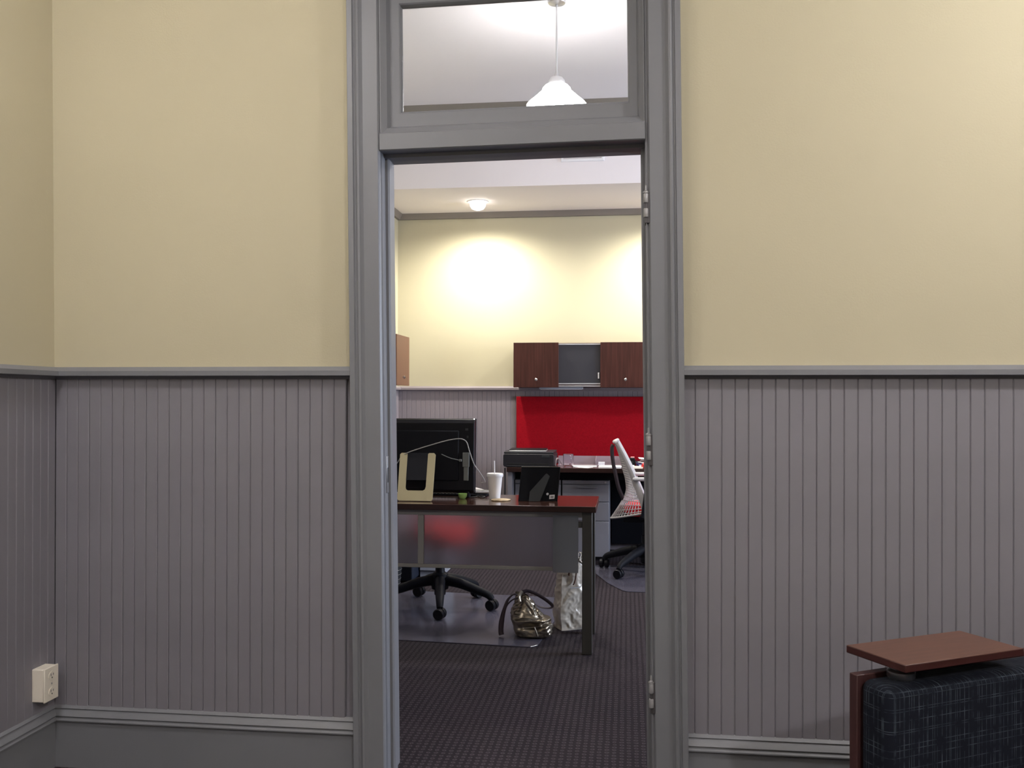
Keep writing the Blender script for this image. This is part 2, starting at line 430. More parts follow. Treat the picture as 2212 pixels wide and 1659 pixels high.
# casing: outer back-band, bead, flat; coordinates as (x, y) plan profile
def casing(xo, xi, z0, z1):
    s = 1 if xi > xo else -1
    w = abs(xi-xo)
    p = [(0, YF), (0, 2.957), (.002, 2.954), (.018, 2.954), (.021, 2.960), (.025, 2.961), (.028, 2.957), (.033, 2.954), (.039, 2.956), (.043, 2.962),
         (.049, 2.969), (w-.006, 2.969), (w-.002, 2.974), (w, 2.984), (w, YF)]
    return MB().prism([(xo+s*a, y) for a, y in p], 'z', z0, z1)
obj('casing', casing(-.907, -.803, 0, 2.70).xf(lean), GREY, door, smooth=30)
obj('casing', casing(.178, .072, 0, 2.70).xf(lean), GREY, door, smooth=30)
h = MB().prism([(YF, 2.64), (2.954, 2.64), (2.954, 2.74), (YF, 2.76)], 'x', -.95, .20)
obj('head_casing', h, GREY, door, smooth=30)
# jambs, stops
jl = MB().box(-.84, -.803, 2.984, 3.165, 0, 2.66).xf(lean)
obj('jamb', jl, GREY, door, bevel=.002)
jr = MB().box(.064, .10, 2.984, 3.165, 0, 2.66).xf(lean)
obj('jamb', jr, GREY, door, bevel=.002)
def stop(x, s):
    return MB().prism([(x, 3.045), (x+s*.008, 3.045), (x+s*.013, 3.052), (x+s*.013, 3.085), (x+s*.006, 3.094), (x, 3.096)], 'z', 0, 2.10)
obj('door_stop', stop(-.803, 1).xf(lean), GREY, door, smooth=30)
obj('door_stop', stop(.064, -1).xf(lean), GREY, door, smooth=30)
hd = MB().prism([(2.972, 2.096), (2.976, 2.093), (3.03, 2.094), (3.034, 2.084), (3.075, 2.082), (3.08, 2.094), (3.165, 2.094), (3.165, 2.151),
                 (2.976, 2.151), (2.972, 2.148)], 'x', -.803, .064).xf(lean_head)
obj('transom_bar', hd, GREY, door, smooth=30)
# strike plate and worn mortise on the latch jamb
sp = MB().box(-.8028, -.8005, 3.018, 3.042, .955, 1.078); sp.xf(lean)
st = obj('strike_plate', sp, STEEL, door, bevel=.001, label='worn metal strike plate let into the left jamb')
sp2 = MB().box(-.8012, -.8002, 3.024, 3.036, .99, 1.04).xf(lean)
obj('latch_hole', sp2, DARKHOLE, st)
# three butt hinges, door leaf taken off
for zc in (1.883, 1.112, .326):
    hx, hy = .064, 2.972
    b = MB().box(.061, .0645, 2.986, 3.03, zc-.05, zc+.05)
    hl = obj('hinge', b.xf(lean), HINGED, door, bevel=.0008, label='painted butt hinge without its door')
    for z0, z1 in ((zc+.012, zc+.042), (zc-.034, zc-.006)):
        k = MB().lathe([(.0068, z0), (.0078, z0+.002), (.0078, z1-.002), (.0068, z1)], (hx, hy, 0), 14).box(hx-.003, hx+.003, hy, 2.99, z0, z1)
        obj('knuckle', k.xf(lean), HINGE, hl)
    p = MB().lathe([(.0035, zc-.052), (.0038, zc+.044), (.0075, zc+.046), (.0075, zc+.049), (.0022, zc+.052), (.0018, zc+.066), (.0004, zc+.067)], (hx, hy, 0), 12)
    obj('hinge_pin', p.xf(lean), HINGED, hl)
    obj('pin_cap', MB().lathe([(.0085, zc+.043), (.0085, zc+.048), (.003, zc+.052), (.0024, zc+.067), (.0006, zc+.069)], (hx, hy, 0), 12).xf(lean), HINGE, hl)
    obj('knuckle_shade_strip', MB().box(.066, .0785, 2.9712, 2.985, zc-.052, zc+.046).xf(lean), HINGED, hl, bevel=.001)  # dark plate stands in for the shadow strip right of the knuckles
# transom window
win = group_struct('window_1')
sash = MB().mitre(-.803, .064, 2.144, 2.66, [(0, 2.980), (.004, 2.980), (.022, 3.000), (.027, 3.018), (.030, 3.022), (.062, 3.026), (.066, 3.030), (.070, 3.040), (.070, 3.054), (0, 3.054)], (.9, .75, 1.34, 1))
obj('window_sash', sash.xf(lean_head), GREY, win, smooth=20)
gl = MB().box(-.755, .024, 3.047, 3.051, 2.225, 2.60).xf(lean_head)
obj('glass_pane', gl, PANE, win, smooth=0)

# ------------------------------------------------------------------ lamps
def add_light(name, typ, loc, energy, col, parent, **k):
    d = bpy.data.lights.new(name, typ); d.energy = energy; d.color = col
    for a, v in k.items(): setattr(d, a, v)
    o = bpy.data.objects.new(name, d); COL.objects.link(o); o.parent = parent
    o.location = Vector(loc)-rootloc(parent); return o
def pendant(x, y, e, label, col=(1, .90, .80)):
    zb = 2.915
    t = thing('pendant_lamp', label, 'lamp', (x, y, CZ), group='glass pendant lamps')
    obj('ceiling_canopy', MB().lathe([(.052, CZ), (.052, CZ-.006), (.048, CZ-.014), (.02, CZ-.02), (.006, CZ-.022)], (x, y, 0), 28), STEEL, t)
    obj('stem', MB().lathe([(.0055, CZ-.018), (.0055, zb+.168)], (x, y, 0), 12), ALU, t)
    obj('socket_cap', MB().lathe([(.007, zb+.19), (.011, zb+.172), (.013, zb+.162), (.034, zb+.155), (.046, zb+.138), (.052, zb+.112), (.05, zb+.108)], (x, y, 0), 28), ALU, t)
    pr = [(.05, zb+.114), (.066, zb+.108), (.078, zb+.094), (.080, zb+.083), (.090, zb+.072), (.125, zb+.04), (.160, zb+.010), (.168, zb), (.164, zb-.002),
          (.155, zb+.006), (.12, zb+.036), (.085, zb+.066), (.06, zb+.095)]
    obj('glass_shade', MB().lathe(pr, (x, y, 0), 40, cap=False), OPAL, t)
    obj('bulb', MB().lathe([(.012, zb+.1), (.014, zb+.085), (.03, zb+.06), (.034, zb+.045), (.028, zb+.026), (.012, zb+.016), (.001, zb+.014)], (x, y, 0), 18), LAMP, t)
    add_light('lamp_light', 'POINT', (x, y, zb-.02), e, col, t, shadow_soft_size=.045)
    return t
for x, y, e, l in OFFICE_LAMPS: pendant(x, y, e, l, (1, .96, .94))
for x, y, e, l in FRONT_LAMPS: pendant(x, y, e, l, (1, .965, .95))
for x, y, e, l in DOWNLIGHTS:
    t = thing('downlight', l, 'lamp', (x, y, 2.877), group='recessed downlights in the soffit')
    obj('trim_ring', MB().lathe([(.062, 2.877), (.085, 2.877), (.087, 2.873), (.083, 2.871), (.068, 2.870), (.062, 2.874)], (x, y, 0), 32, cap=False), LID, t)
    obj('lamp_face', MB().lathe([(.066, 2.876), (.066, 2.862), (.062, 2.838), (.048, 2.818), (.025, 2.808), (.001, 2.805)], (x, y, 0), 28), LAMP, t)
    add_light('downlight_beam', 'SPOT', (x, y, 2.800), e, (1, .96, .86), t, shadow_soft_size=.05, spot_size=math.radians(170), spot_blend=.85)
# return-air grille high on the soffit face
t = thing('air_vent', 'white slatted air grille on the soffit face just under the door head', 'vent', (-.335, 6.93, 3.05))
obj('vent_frame', MB().mitre(-.497, -.173, 3.048, 3.21, [(0, 6.929), (0, 6.92), (.004, 6.917), (.02, 6.917), (.022, 6.929)]), LID, t)
for i in range(8):
    z = 3.076+i*.0145
    obj('slat', MB().prism([(6.928, z+.008), (6.926, z+.010), (6.918, z), (6.920, z-.002)], 'x', -.478, -.192), LID, t)

# ------------------------------------------------------------------ outlet box on the left wall
t = thing('outlet_box', 'ivory surface mounted double power socket above the left baseboard', 'socket', (LW+.012, 2.9, .255))
obj('box', MB().box(LW+.010, -1.926, 2.866, 2.938, .256, .366), IVORY, t, bevel=.003)
cv = obj('cover_plate', MB().box(-1.926, -1.920, 2.864, 2.940, .254, .368), IVORY, t, bevel=.0025)
for zc in (.338, .284):
    rc = obj('receptacle', MB().prism([(2.902+.0175*math.cos(a)*1.0, zc+.0145*math.sin(a)) for a in [k*PI/9 for k in range(18)]], 'x', -1.9205, -1.9185), IVORY, cv)
    for y0, y1, za, zb in ((2.8945, 2.8968, -.001, .008), (2.9072, 2.9095, 0, .007)):
        obj('socket_slot', MB().box(-1.919, -1.9180, y0, y1, zc+za, zc+zb), DARKHOLE, cv)
    obj('ground_hole', MB().lathe([(.0027, -1.919), (.0027, -1.9180)], (0, 2.902, zc-.007), 8, ax='x'), DARKHOLE, cv)
obj('screw', MB().lathe([(.003, -1.9202), (.003, -1.919), (.001, -1.9186)], (0, 2.902, .311), 10, ax='x'), STEEL, cv)

# ------------------------------------------------------------------ lounge chair with tablet arm (lower right)
ang = math.atan2(.174, .305)
t = thing('tablet_armchair', 'dark grid-patterned lounge chair with swivelling cherry wood tablet arm', 'chair', (.556, 2.066, 0), ang)
# local frame: +x runs along the arm to the back, +y towards the wall
def arm(y0, y1):
    return MB().box(0, .66, y0, y1, .10, .652)
obj('arm', arm(0, .088), PLAID, t, local=True, bevel=.022, seg=4)
obj('arm', arm(-.70, -.61), PLAID, t, local=True, bevel=.022, seg=4)
obj('side_panel', MB().box(-.004, .69, .089, .113, .03, .657), WOODEDGE, t, local=True, bevel=.002, label='dark reddish wood veneer outer panel')
obj('side_panel', MB().box(-.004, .69, -.725, -.701, .03, .657), WOODEDGE, t, local=True, bevel=.002, label='dark reddish wood veneer outer panel')
obj('seat', MB().box(.02, .60, -.608, -.002, .27, .42), PLAID, t, local=True, bevel=.03, seg=4)
bk = MB().box(.52, .66, -.608, -.002, .27, .86)
bk.xf(lambda v: Vector((v.x+(v.z-.27)*.18, v.y, v.z)))
obj('backrest', bk, PLAID, t, local=True, bevel=.03, seg=4)
for lx in (.03, .62):
    for ly in (.09, -.724):
        obj('leg', MB().box(lx, lx+.035, ly, ly+.022, 0, .031), WOODEDGE, t, local=True, bevel=.003)
tb = obj('tablet', slab(.035, .392, -.012, .166, .684, .702), [WOODTAB, EDGET_SHADE], t, local=True, bevel=.0025, label='cherry wood writing tablet')
obj('tablet_pivot', MB().lathe([(.026, .650), (.030, .656), (.030, .668), (.024, .674), (.024, .684)], (.085, .05, 0), 24), STEEL, t, local=True)
obj('tablet_bracket', MB().box(.07, .36, .035, .065, .678, .685), STEEL, t, local=True, bevel=.002)

# ------------------------------------------------------------------ near desk in the office
t = thing('desk', 'walnut topped office desk with frosted glass modesty panels facing the door', 'desk', (-.98, 4.84, 0))
obj('desktop', slab(-1.80, -.152, 4.58, 5.09, .710, .740), [WOODTOP, EDGE], t, bevel=.002)
for x0 in (-1.79, -.222):
    for y0 in (4.612, 5.02):
        obj('leg', MB().box(x0, x0+.05, y0, y0+.05, .0, .710), DESKMETAL, t, bevel=.003)
obj('panel_rail', MB().box(-1.74, -.222, 4.622, 4.642, .680, .709), RAILMETAL, t, bevel=.002)
obj('panel_rail', MB().box(-1.74, -.365, 4.622, 4.642, .412, .430), RAILMETAL, t, bevel=.002)
obj('panel_post', MB().box(-1.058, -1.027, 4.620, 4.643, .430, .680), RAILMETAL, t, bevel=.002)
obj('modesty_panel', MB().box(-1.74, -1.058, 4.627, 4.633, .430, .680), FROST, t, smooth=0)
obj('modesty_panel', MB().box(-1.027, -.335, 4.627, 4.633, .430, .680), FROST, t, smooth=0)
obj('modesty_panel', MB().box(-.368, -.241, 4.616, 4.621, .405, .690), FROST2, t, smooth=0, label='loose frosted sheet overlapping at the right end')
obj('panel_clip', MB().box(-.243, -.222, 4.616, 4.636, .63, .66), DESKMETAL, t, bevel=.002)
obj('side_rail', MB().box(-.20, -.18, 4.662, 5.02, .67, .709), DESKMETAL, t, bevel=.002)
obj('side_rail', MB().box(-1.78, -1.76, 4.662, 5.02, .67, .709), DESKMETAL, t, bevel=.002)

# all-in-one computer seen from behind
t = thing('desktop_monitor', 'large black monitor seen from behind, propped on a cream U-shaped stand', 'monitor', (-1.10, 4.93, .74))
def mon(v):   # lean the housing back a little towards the viewer's side
    return Vector((v.x, v.y+(v.z-.765)*.07, v.z))
obj('housing', MB().prism([(4.905, .780), (4.93, .763), (4.952, .763), (4.952, 1.160), (4.915, 1.160), (4.900, 1.140)], 'x', -1.388, -.8175).xf(mon), BLACK, t, bevel=.004)
obj('bezel', MB().box(-1.39, -.8155, 4.952, 4.962, .760, 1.163).xf(mon), BLACKM, t, bevel=.003)
obj('back_cover', MB().box(-1.30, -.90, 4.893, 4.906, .83, 1.10).xf(mon), BLACKM, t, bevel=.006)
tg = MB().box(-.8785, -.8425, 4.892, 4.908, .905, .982).box(-.872, -.846, 4.894, 4.908, .832, .905)
obj('port_cover', tg.xf(mon), GREENP, t, bevel=.002)
for a in ((-.866, -.852, 1.10, 1.112), (-.858, -.850, 1.06, 1.072)):
    obj('vent_stud', MB().box(a[0], a[1], 4.897, 4.91, a[2], a[3]).xf(mon), DARKGREY, t)
obj('status_light', MB().box(-.8235, -.8195, 4.912, 4.920, 1.1595, 1.1645).xf(mon), LED, t)
for fx in (-1.34, -.855):
    obj('foot', MB().box(fx-.012, fx+.012, 4.90, 4.965, .7405, .772), BLACKM, t, bevel=.002)
# U stand: bottom edge on the desk in front, top hinged to the housing
def ust(pts, th):
    vs_ = []
    b = MB().prism(pts, 'z', 0, th)
    # map local (u, w) -> x = u, along leaning plane
    return b.xf(lambda v: Vector((v.x, 4.690+.19*(v.y/.245), .7405+v.y*.962))+Vector((0, -.79, -.61))*0+Vector((0, -v.z*.79, v.z*.5)))
def rounded(x0, x1, y0, y1, r, n=4):
    out = []
    for cx, cy, a0 in ((x1-r, y0+r, -PI/2), (x1-r, y1-r, 0), (x0+r, y1-r, PI/2), (x0+r, y0+r, PI)):
        for k in range(n+1):
            a = a0+PI/2*k/n; out.append((cx+r*math.cos(a), cy+r*math.sin(a)))
    return out
a0 = .205
xl0, xl1, xr0, xr1 = -1.182, -1.143, -1.036, -.997   # arms at the base
xs = -.026                                             # the stand is turned a little, its top shifts right
def U(p): return (-1.085+(p[0]+1.085)*(1+.05*p[1]/.245)+xs*p[1]/.245, p[1])
outl = [(xl0, .008), (xl0+.008, 0), (xr1-.008, 0), (xr1, .008), (xr1, .237), (xr1-.008, .245), (xr0+.006, .245), (xr0, .24), (xr0, .070), (xr0-.004, .057),
        (xr0-.014, .051), (xl1+.014, .051), (xl1+.004, .057), (xl1, .070), (xl1, .24), (xl1-.006, .245), (xl0+.008, .245), (xl0, .237)]
us = obj('kickstand', ust([U(p) for p in outl], .008), CREAM, t, smooth=30, label='cream U-shaped kickstand')
obj('hinge_plate', ust([U(p) for p in [(xl1, .105), (xr0, .105), (xr0, .247), (xl1, .247)]], .005), BLACKM, us, smooth=0)

def curve_pts(P, n=8):
    """Catmull-Rom through P"""
    P = [Vector(p) for p in P]; out = []
    for i in range(len(P)-1):
        a, b_, c, d = P[max(i-1, 0)], P[i], P[i+1], P[min(i+2, len(P)-1)]
        for k in range(n):
            u = k/n
            out.append(.5*((2*b_)+(c-a)*u+(2*a-5*b_+4*c-d)*u*u+(3*b_-a-3*c+d)*u**3))
    out.append(P[-1]); return out
cb = MB().tube(curve_pts([(-1.262, 4.885, .885), (-1.228, 4.875, .928), (-1.182, 4.868, .976), (-1.029, 4.87, 1.028), (-.915, 4.876, 1.056), (-.857, 4.876, 1.047), (-.834, 4.872, .989),
                          (-.812, 4.885, .922), (-.790, 4.93, .878), (-.771, 4.97, .835), (-.775, 5.02, .812), (-.80, 5.05, .808)]), .0026, 6)
obj('power_cable', cb, CORD, t, label='thin white cable looping over the back')
cb = MB().tube(curve_pts([(-.985, 4.862, .975), (-.94, 4.868, .955), (-.90, 4.876, .945), (-.886, 4.885, .942)]), .0022, 6)
cb.box(-.892, -.880, 4.876, 4.89, .936, .948)
obj('video_cable', cb, GREENP, t)
cb = MB().tube(curve_pts([(-.86, 4.93, .743), (-.84, 4.90, .7445), (-.815, 4.915, .7445), (-.80, 4.95, .7445), (-.775, 4.90, .7445), (-.76, 4.93, .746), (-.79, 4.97, .746), (-.83, 4.985, .744)]), .0025, 6)
tag(obj('tangled_cable', cb, CORDB), 'tangled dark cables lying under the monitor corner', 'cable')

# things on the near desk
t = thing('foam_cup', 'white foam cup with plastic lid and straw on the walnut desk', 'cup', (-.699, 4.88, .74))
obj('cup_body', MB().lathe([(.024, .0), (.028, .0), (.0285, .003), (.040, .118), (.042, .122), (.042, .126)], (0, 0, .0002), 32), FOAM, t, local=True)
obj('lid', MB().lathe([(.0425, .116), (.044, .120), (.0445, .128), (.043, .134), (.040, .136), (.038, .1345), (.02, .1345), (.001, .1345)], (0, 0, 0), 32), LID, t, local=True)
obj('straw', MB().tube([(0, 0, .02), (-.003, 0, .202)], .0032, 8), LID, t, local=True)
tag(obj('coaster', MB().lathe([(.049, 0), (.051, .002), (.051, .005), (.049, .006), (.001, .0062)], (0, 0, 0), 32), CORK, loc=None), 'round tan coaster lying in front of the foam cup', 'coaster').location = (-.655, 4.80, .7402)
o = obj('small_cup', MB().lathe([(.010, 0), (.014, .001), (.022, .012), (.0245, .026), (.0245, .028), (.0225, .028), (.020, .013), (.011, .004)], (0, 0, 0), 24), LIME)
tag(o, 'small lime green bowl just under the monitor', 'bowl').location = (-.868, 4.855, .7402)
# white slim device on dark keyboard behind the monitor
t = thing('tablet_computer', 'thin white slab lying on the dark keyboard right of the monitor', 'tablet', (-.83, 5.04, .757), -.12)
obj('case', MB().box(-.10, .095, -.045, .03, 0, .012), LID, t, local=True, bevel=.003)
obj('screen', MB().box(-.09, .085, -.04, .025, .0118, .0126), DARKGREY, t, local=True)
t = thing('keyboard', 'black keyboard lying behind the monitor under a white slab', 'keyboard', (-.90, 5.035, .7402), -.03)
obj('tray', MB().box(-.22, .14, -.055, .055, 0, .012), BLACKM, t, local=True, bevel=.003)
kb = MB()
for r_ in range(5):
    for c_ in range(18): kb.box(-.212+c_*.0193, -.197+c_*.0193, -.048+r_*.0195, -.033+r_*.0195, .012, .0155)
obj('keys', kb, BLACK, t, local=True, kind='stuff')
# picture frame seen from behind
t = thing('picture_frame', 'back of a black photo frame with easel leg and stickers', 'photo frame', (-.461, 4.795, .7403), math.radians(3))
def fl(v): return Vector((v.x+.085*v.z, v.y+.16*v.z, v.z))
obj('back_board', MB().box(-.099, .099, -.002, .004, .003, .172).xf(fl), BLACKM, t, local=True, bevel=.001)
obj('moulding', MB().mitre(-.102, .102, 0, .176, [(0, .018), (0, -.004), (.004, -.005), (.006, .0), (.006, .018)]).xf(fl), BLACK, t, local=True)
lg = MB().prism([(-.045, .002), (.012, .002), (.058, .128), (.042, .142), (.036, .14), (-.043, .05)], 'y', -.0085, -.0055)
lg.xf(lambda v: Vector((v.x+.03*v.z, v.y+.16*v.z-.022*max(0, 1-v.z/.142), v.z)))
obj('easel_leg', lg, DARKGREY, t, local=True, label='dark grey easel leg')
obj('sticker', MB().box(.058, .085, -.0032, -.0025, .012, .033).xf(lambda v: fl(Vector((v.x+.0, v.y-.0, v.z+.08*(v.x-.07))))), PAPER, t, local=True)
obj('sticker', MB().lathe([(.0065, -.0032), (.0065, -.0025)], (.047, 0, .037), 14, ax='y').xf(fl), PAPER, t, local=True)
obj('sticker_print', MB().box(.064, .080, -.0036, -.0031, .017, .027).xf(fl), mat('grey_print', (.35, .35, .36), .8), t, local=True)

# ------------------------------------------------------------------ far desk along the back wall
t = thing('back_desk', 'long dark walnut worktop along the far wall below the red panel', 'desk', (.2, 7.5, 0))
obj('desktop', slab(-.930, 1.60, 7.13, 7.86, .705, .740), [WOODTOP, EDGE], t, bevel=.002)
obj('end_panel', MB().box(-.925, -.890, 7.16, 7.85, 0, .705), GREYMETAL, t, bevel=.002)
obj('end_panel', MB().box(1.56, 1.59, 7.16, 7.85, 0, .705), GREYMETAL, t, bevel=.002)
obj('apron', MB().box(-.89, 1.56, 7.36, 7.40, .632, .705), BLACKM, t, bevel=.002)
obj('back_panel', MB().box(-.13, 1.56, 7.82, 7.84, .06, .632), BLACKM, t, bevel=.002)
def pedestal(x0, x1, y0, label, group, m=GREYMETAL):
    t = thing('drawer_pedestal', label, 'drawers', ((x0+x1)/2, y0+.25, 0), group=group)
    obj('carcass', MB().box(x0, x1, y0+.02, y0+.50, .03, .632), m, t, bevel=.002)
    obj('plinth', MB().box(x0+.01, x1-.01, y0+.04, y0+.48, 0, .03), CHARCOAL, t)
    obj('top_rail', MB().box(x0+.002, x1-.002, y0, y0+.02, .603, .632), m, t, bevel=.002)
    for z0, z1 in ((.466, .599), (.316, .462), (.034, .312)):
        d = obj('drawer', MB().box(x0+.002, x1-.002, y0, y0+.02, z0, z1), m, t, bevel=.003)
        if z0 > .46:
            xc = (x0+x1)/2+.012
            hb = MB().box(xc-.083, xc+.083, y0-.022, y0-.008, z1-.024, z1-.012).box(xc-.081, xc-.073, y0-.012, y0, z1-.023, z1-.013).box(xc+.073, xc+.081, y0-.012, y0, z1-.023, z1-.013)
            obj('handle', hb, GREYMETAL, d, bevel=.002)
    obj('lock', MB().lathe([(.008, y0-.003), (.008, y0)], (x1-.03, 0, .618), 14, ax='y'), STEEL, t)
    return t
pedestal(-.510, -.139, 7.29, 'grey metal drawer unit under the back desk, with full drawer fronts showing', 'grey pedestals under the back desk')
pedestal(-.884, -.518, 7.29, 'grey metal drawer unit mostly hidden behind the photo frame', 'grey pedestals under the back desk')
t = thing('tackboard', 'bright red fabric tackboard on the far wall under the cabinets', 'pin board', (.2, 7.868, .76))
obj('fabric_panel', MB().box(-.940, 1.55, 7.864, 7.880, .756, 1.291), RED, t, bevel=.004)
obj('edge_strip', MB().box(-.944, 1.554, 7.867, 7.881, .752, 1.295), mat('dark_red_edge', (.2, .01, .015), .7), t)

# overhead cabinet on the far wall
t = thing('wall_cabinet', 'dark walnut overhead cabinet above the red panel, grey bay in its middle', 'cabinet', (-.02, 7.70, 1.37))
body = MB().box(-.923, .87, 7.545, 7.886, 1.372, 1.388).box(-.923, .87, 7.545, 7.886, 1.712, 1.728).box(-.923, -.905, 7.545, 7.886, 1.388, 1.712)
body.box(.852, .87, 7.545, 7.886, 1.388, 1.712).box(-.905, .852, 7.868, 7.886, 1.388, 1.712)
obj('carcass', body, WOOD, t, bevel=.001)
for x0, x1, kx in ((-.925, -.556, -.739), (-.217, .152, -.015), (.50, .872, .69)):
    d = obj('door', MB().box(x0, x1, 7.518, 7.536, 1.366, 1.732), WOOD, t, bevel=.0015)
    obj('lock', MB().lathe([(.011, 7.518), (.011, 7.514), (.008, 7.511), (.002, 7.510)], (kx, 0, 1.430), 18, ax='y'), STEEL, d)
for x0, x1 in ((-.556, -.217), (.152, .50)):
    d = obj('recessed_door', MB().box(x0-.02, x1+.02, 7.542, 7.552, 1.39, 1.712), CHARCOAL, t, bevel=.001, label='grey recessed sliding door')
    obj('pull', MB().box(x1-.020, x1-.009, 7.534, 7.5425, 1.438, 1.487), LID, d, bevel=.001)
for z in (1.378, 1.396, 1.718):
    obj('sliding_track', MB().box(-.905, .852, 7.5375, 7.5425, z-.005, z+.005), ALU, t, bevel=.001)
tk = thing('under_cabinet_light', 'slim dark light bar under the overhead walnut cabinet', 'lamp', (-.5, 7.62, 1.36))
obj('bar', MB().box(-.72, -.36, 7.58, 7.62, 1.352, 1.3715), LGREY, tk, bevel=.003)
obj('diffuser', MB().box(-.71, -.37, 7.585, 7.615, 1.350, 1.353), LID, tk)
# overhead cabinet on the left wall of the office
t = thing('wall_cabinet', 'brown overhead cabinet on the left office wall beside the jamb', 'cabinet', (-1.83, 6.88, 1.37))
obj('carcass', MB().box(-1.988, -1.708, 6.67, 7.07, 1.375, 1.748), WOOD, t, bevel=.001)
d = obj('door', MB().box(-1.706, -1.688, 6.672, 7.068, 1.372, 1.750), mat('lit_walnut_door', srgb(112, 76, 56), .45, var=.08, vscale=5, stretch=(14, 14, .8)), t, bevel=.0015, label='walnut door with its lit tone painted in')  # lit look of the walnut is put into the door colour
obj('lock', MB().lathe([(.012, -1.688), (.012, -1.684), (.002, -1.680)], (0, 6.90, 1.435), 16, ax='x'), STEEL, d)
for y in (6.862, 6.938):
    obj('screw', MB().lathe([(.007, -1.688), (.006, -1.6865)], (0, y, 1.435), 10, ax='x'), DARKGREY, d)

# printer and things on the far desk
t = thing('printer', 'black desktop printer at the left end of the back desk', 'printer', (-.765, 7.38, .74))
pb = MB().prism([(-.965, .752), (-.955, .741), (-.575, .741), (-.565, .752), (-.565, .830), (-.575, .842), (-.955, .842), (-.965, .830)], 'y', 7.19, 7.55)
obj('body', pb, PRINTER, t, bevel=.004)
obj('scanner_lid', MB().box(-.960, -.570, 7.20, 7.55, .843, .858), PRINTER, t, bevel=.004)
obj('output_tray', MB().box(-.935, -.60, 7.135, 7.19, .7415, .752), BLACKM, t, bevel=.003)
obj('control_strip', MB().box(-.66, -.60, 7.186, 7.191, .815, .832), DARKGREY, t, bevel=.001)
obj('output_slot', MB().box(-.93, -.61, 7.187, 7.191, .758, .772), DARKHOLE, t)
t = thing('laptop', 'thin black and silver laptop lying on the printer', 'laptop', (-.78, 7.36, .8585), .03)
obj('base', MB().box(-.145, .145, -.13, .10, 0, .009), ALU, t, local=True, bevel=.003)
obj('lid', MB().box(-.145, .145, -.125, .10, .0095, .0175), BLACK, t, local=True, bevel=.003)
cb = MB().tube(curve_pts([(-.945, 7.15, .735), (-.944, 7.15, .60), (-.947, 7.152, .40), (-.943, 7.15, .20), (-.945, 7.15, .03), (-.955, 7.12, .0065), (-.985, 7.08, .0065)]), .006, 6)
tag(obj('printer_cable', cb, CORDB), 'dark cable hanging off the left end of the back desk', 'cable')

t = thing('glass_mug', 'clear glass mug standing on the back desk beside the printer', 'mug', (-.456, 7.22, .7402))
obj('glass_body', MB().lathe([(.001, .0), (.036, .0), (.040, .004), (.041, .100), (.0405, .102), (.039, .101), (.0375, .012), (.033, .009), (.001, .009)], (0, 0, 0), 32, cap=False), GLASSM, t, local=True)
obj('handle', MB().tube(curve_pts([(.012, .038, .085), (.018, .057, .082), (.02, .064, .055), (.017, .055, .026), (.012, .038, .02)]), .0055, 8), GLASSM, t, local=True)
t = thing('desk_organizer', 'frosted acrylic desk organizer with dividers on the back desk', 'organizer', (-.28, 7.45, .7402))
obj('back_wall', MB().box(-.556, -.004, 7.52, 7.524, .7405, .812), ACRYL, t)
obj('shelf', MB().box(-.556, -.004, 7.40, 7.52, .7405, .744), ACRYL, t)
for x in (-.250, -.009):
    obj('divider', MB().prism([(7.40, .744), (7.52, .744), (7.52, .812), (7.42, .790), (7.40, .78)], 'x', x, x+.004), ACRYL, t)
obj('end_loop', MB().tube(curve_pts([(-.557, 7.24, .7475), (-.555, 7.25, .785), (-.543, 7.27, .806), (-.527, 7.30, .785), (-.512, 7.33, .757), (-.500, 7.36, .7475)]), .006, 8), ACRYL, t)
PAPERS = [('paper_sheet', -.335, 7.33, .19, .10, .003, .05, 'white sheets lying flat right of the glass mug'),
          ('paper_sheet', -.335, 7.215, .12, .08, .0012, -.5, 'small crooked white slip in front of the flat sheets'),
          ('paper_pad', -.135, 7.225, .17, .17, .012, .06, 'thick white paper pad at the front edge of the back desk'),
          ('paper_sheet', -.07, 7.355, .12, .06, .004, -.2, 'white sheets behind the thick pad on the back desk'),
          ('note_pad', .045, 7.225, .15, .14, .010, -.04, 'cream note pad right of the white chair frame on the back desk')]
for nm, x, y, w, d, hh, rz, lb in PAPERS:
    o = obj(nm, MB().box(-w/2, w/2, -d/2, d/2, 0, hh*.5).box(-w/2+.004, w/2+.002, -d/2+.003, d/2+.003, hh*.5, hh), PAPER if 'cream' not in lb else IVORY, smooth=0)
    tag(o, lb, 'paper', 'papers on the back desk'); o.location = (x, y, .7403); o.rotation_euler = (0, 0, rz)
o = obj('sticky_notes', MB().box(-.025, .025, -.02, .02, 0, .012).box(-.024, .026, -.02, .021, .012, .022), PAPER, smooth=0)
tag(o, 'small white block of notes inside the acrylic organizer', 'notes'); o.location = (-.205, 7.46, .7445)
t = thing('tape_dispenser', 'small black upright gadget with pink note right of the organizer', 'tape dispenser', (.035, 7.42, .7402))
obj('body', MB().prism([(-.03, 0), (.03, 0), (.03, .05), (.018, .066), (-.012, .066), (-.028, .045)], 'y', -.03, .03), BLACK, t, local=True, bevel=.004)
obj('note', MB().box(-.008, .022, -.02, .015, .0665, .074), PINK, t, local=True, bevel=.001)
obj('dial', MB().lathe([(.013, -.033), (.013, -.03)], (0, 0, .03), 18, ax='y'), DARKGREY, t, local=True)
o = obj('eraser', MB().box(-.026, .026, -.012, .012, 0, .013), LID, bevel=.003)
tag(o, 'white block eraser in front of the black gadget', 'eraser'); o.location = (.03, 7.345, .7402)
o = obj('paperweight', MB().lathe([(.030, 0), (.032, .006), (.030, .022), (.022, .036), (.010, .043), (.001, .044)], (0, 0, 0), 24), REDP)
tag(o, 'small red dome at the right end of the visible back desk', 'paperweight'); o.location = (.088, 7.30-.09, .7404+.0102)
o.location.x = .138; o.location.z = .7403
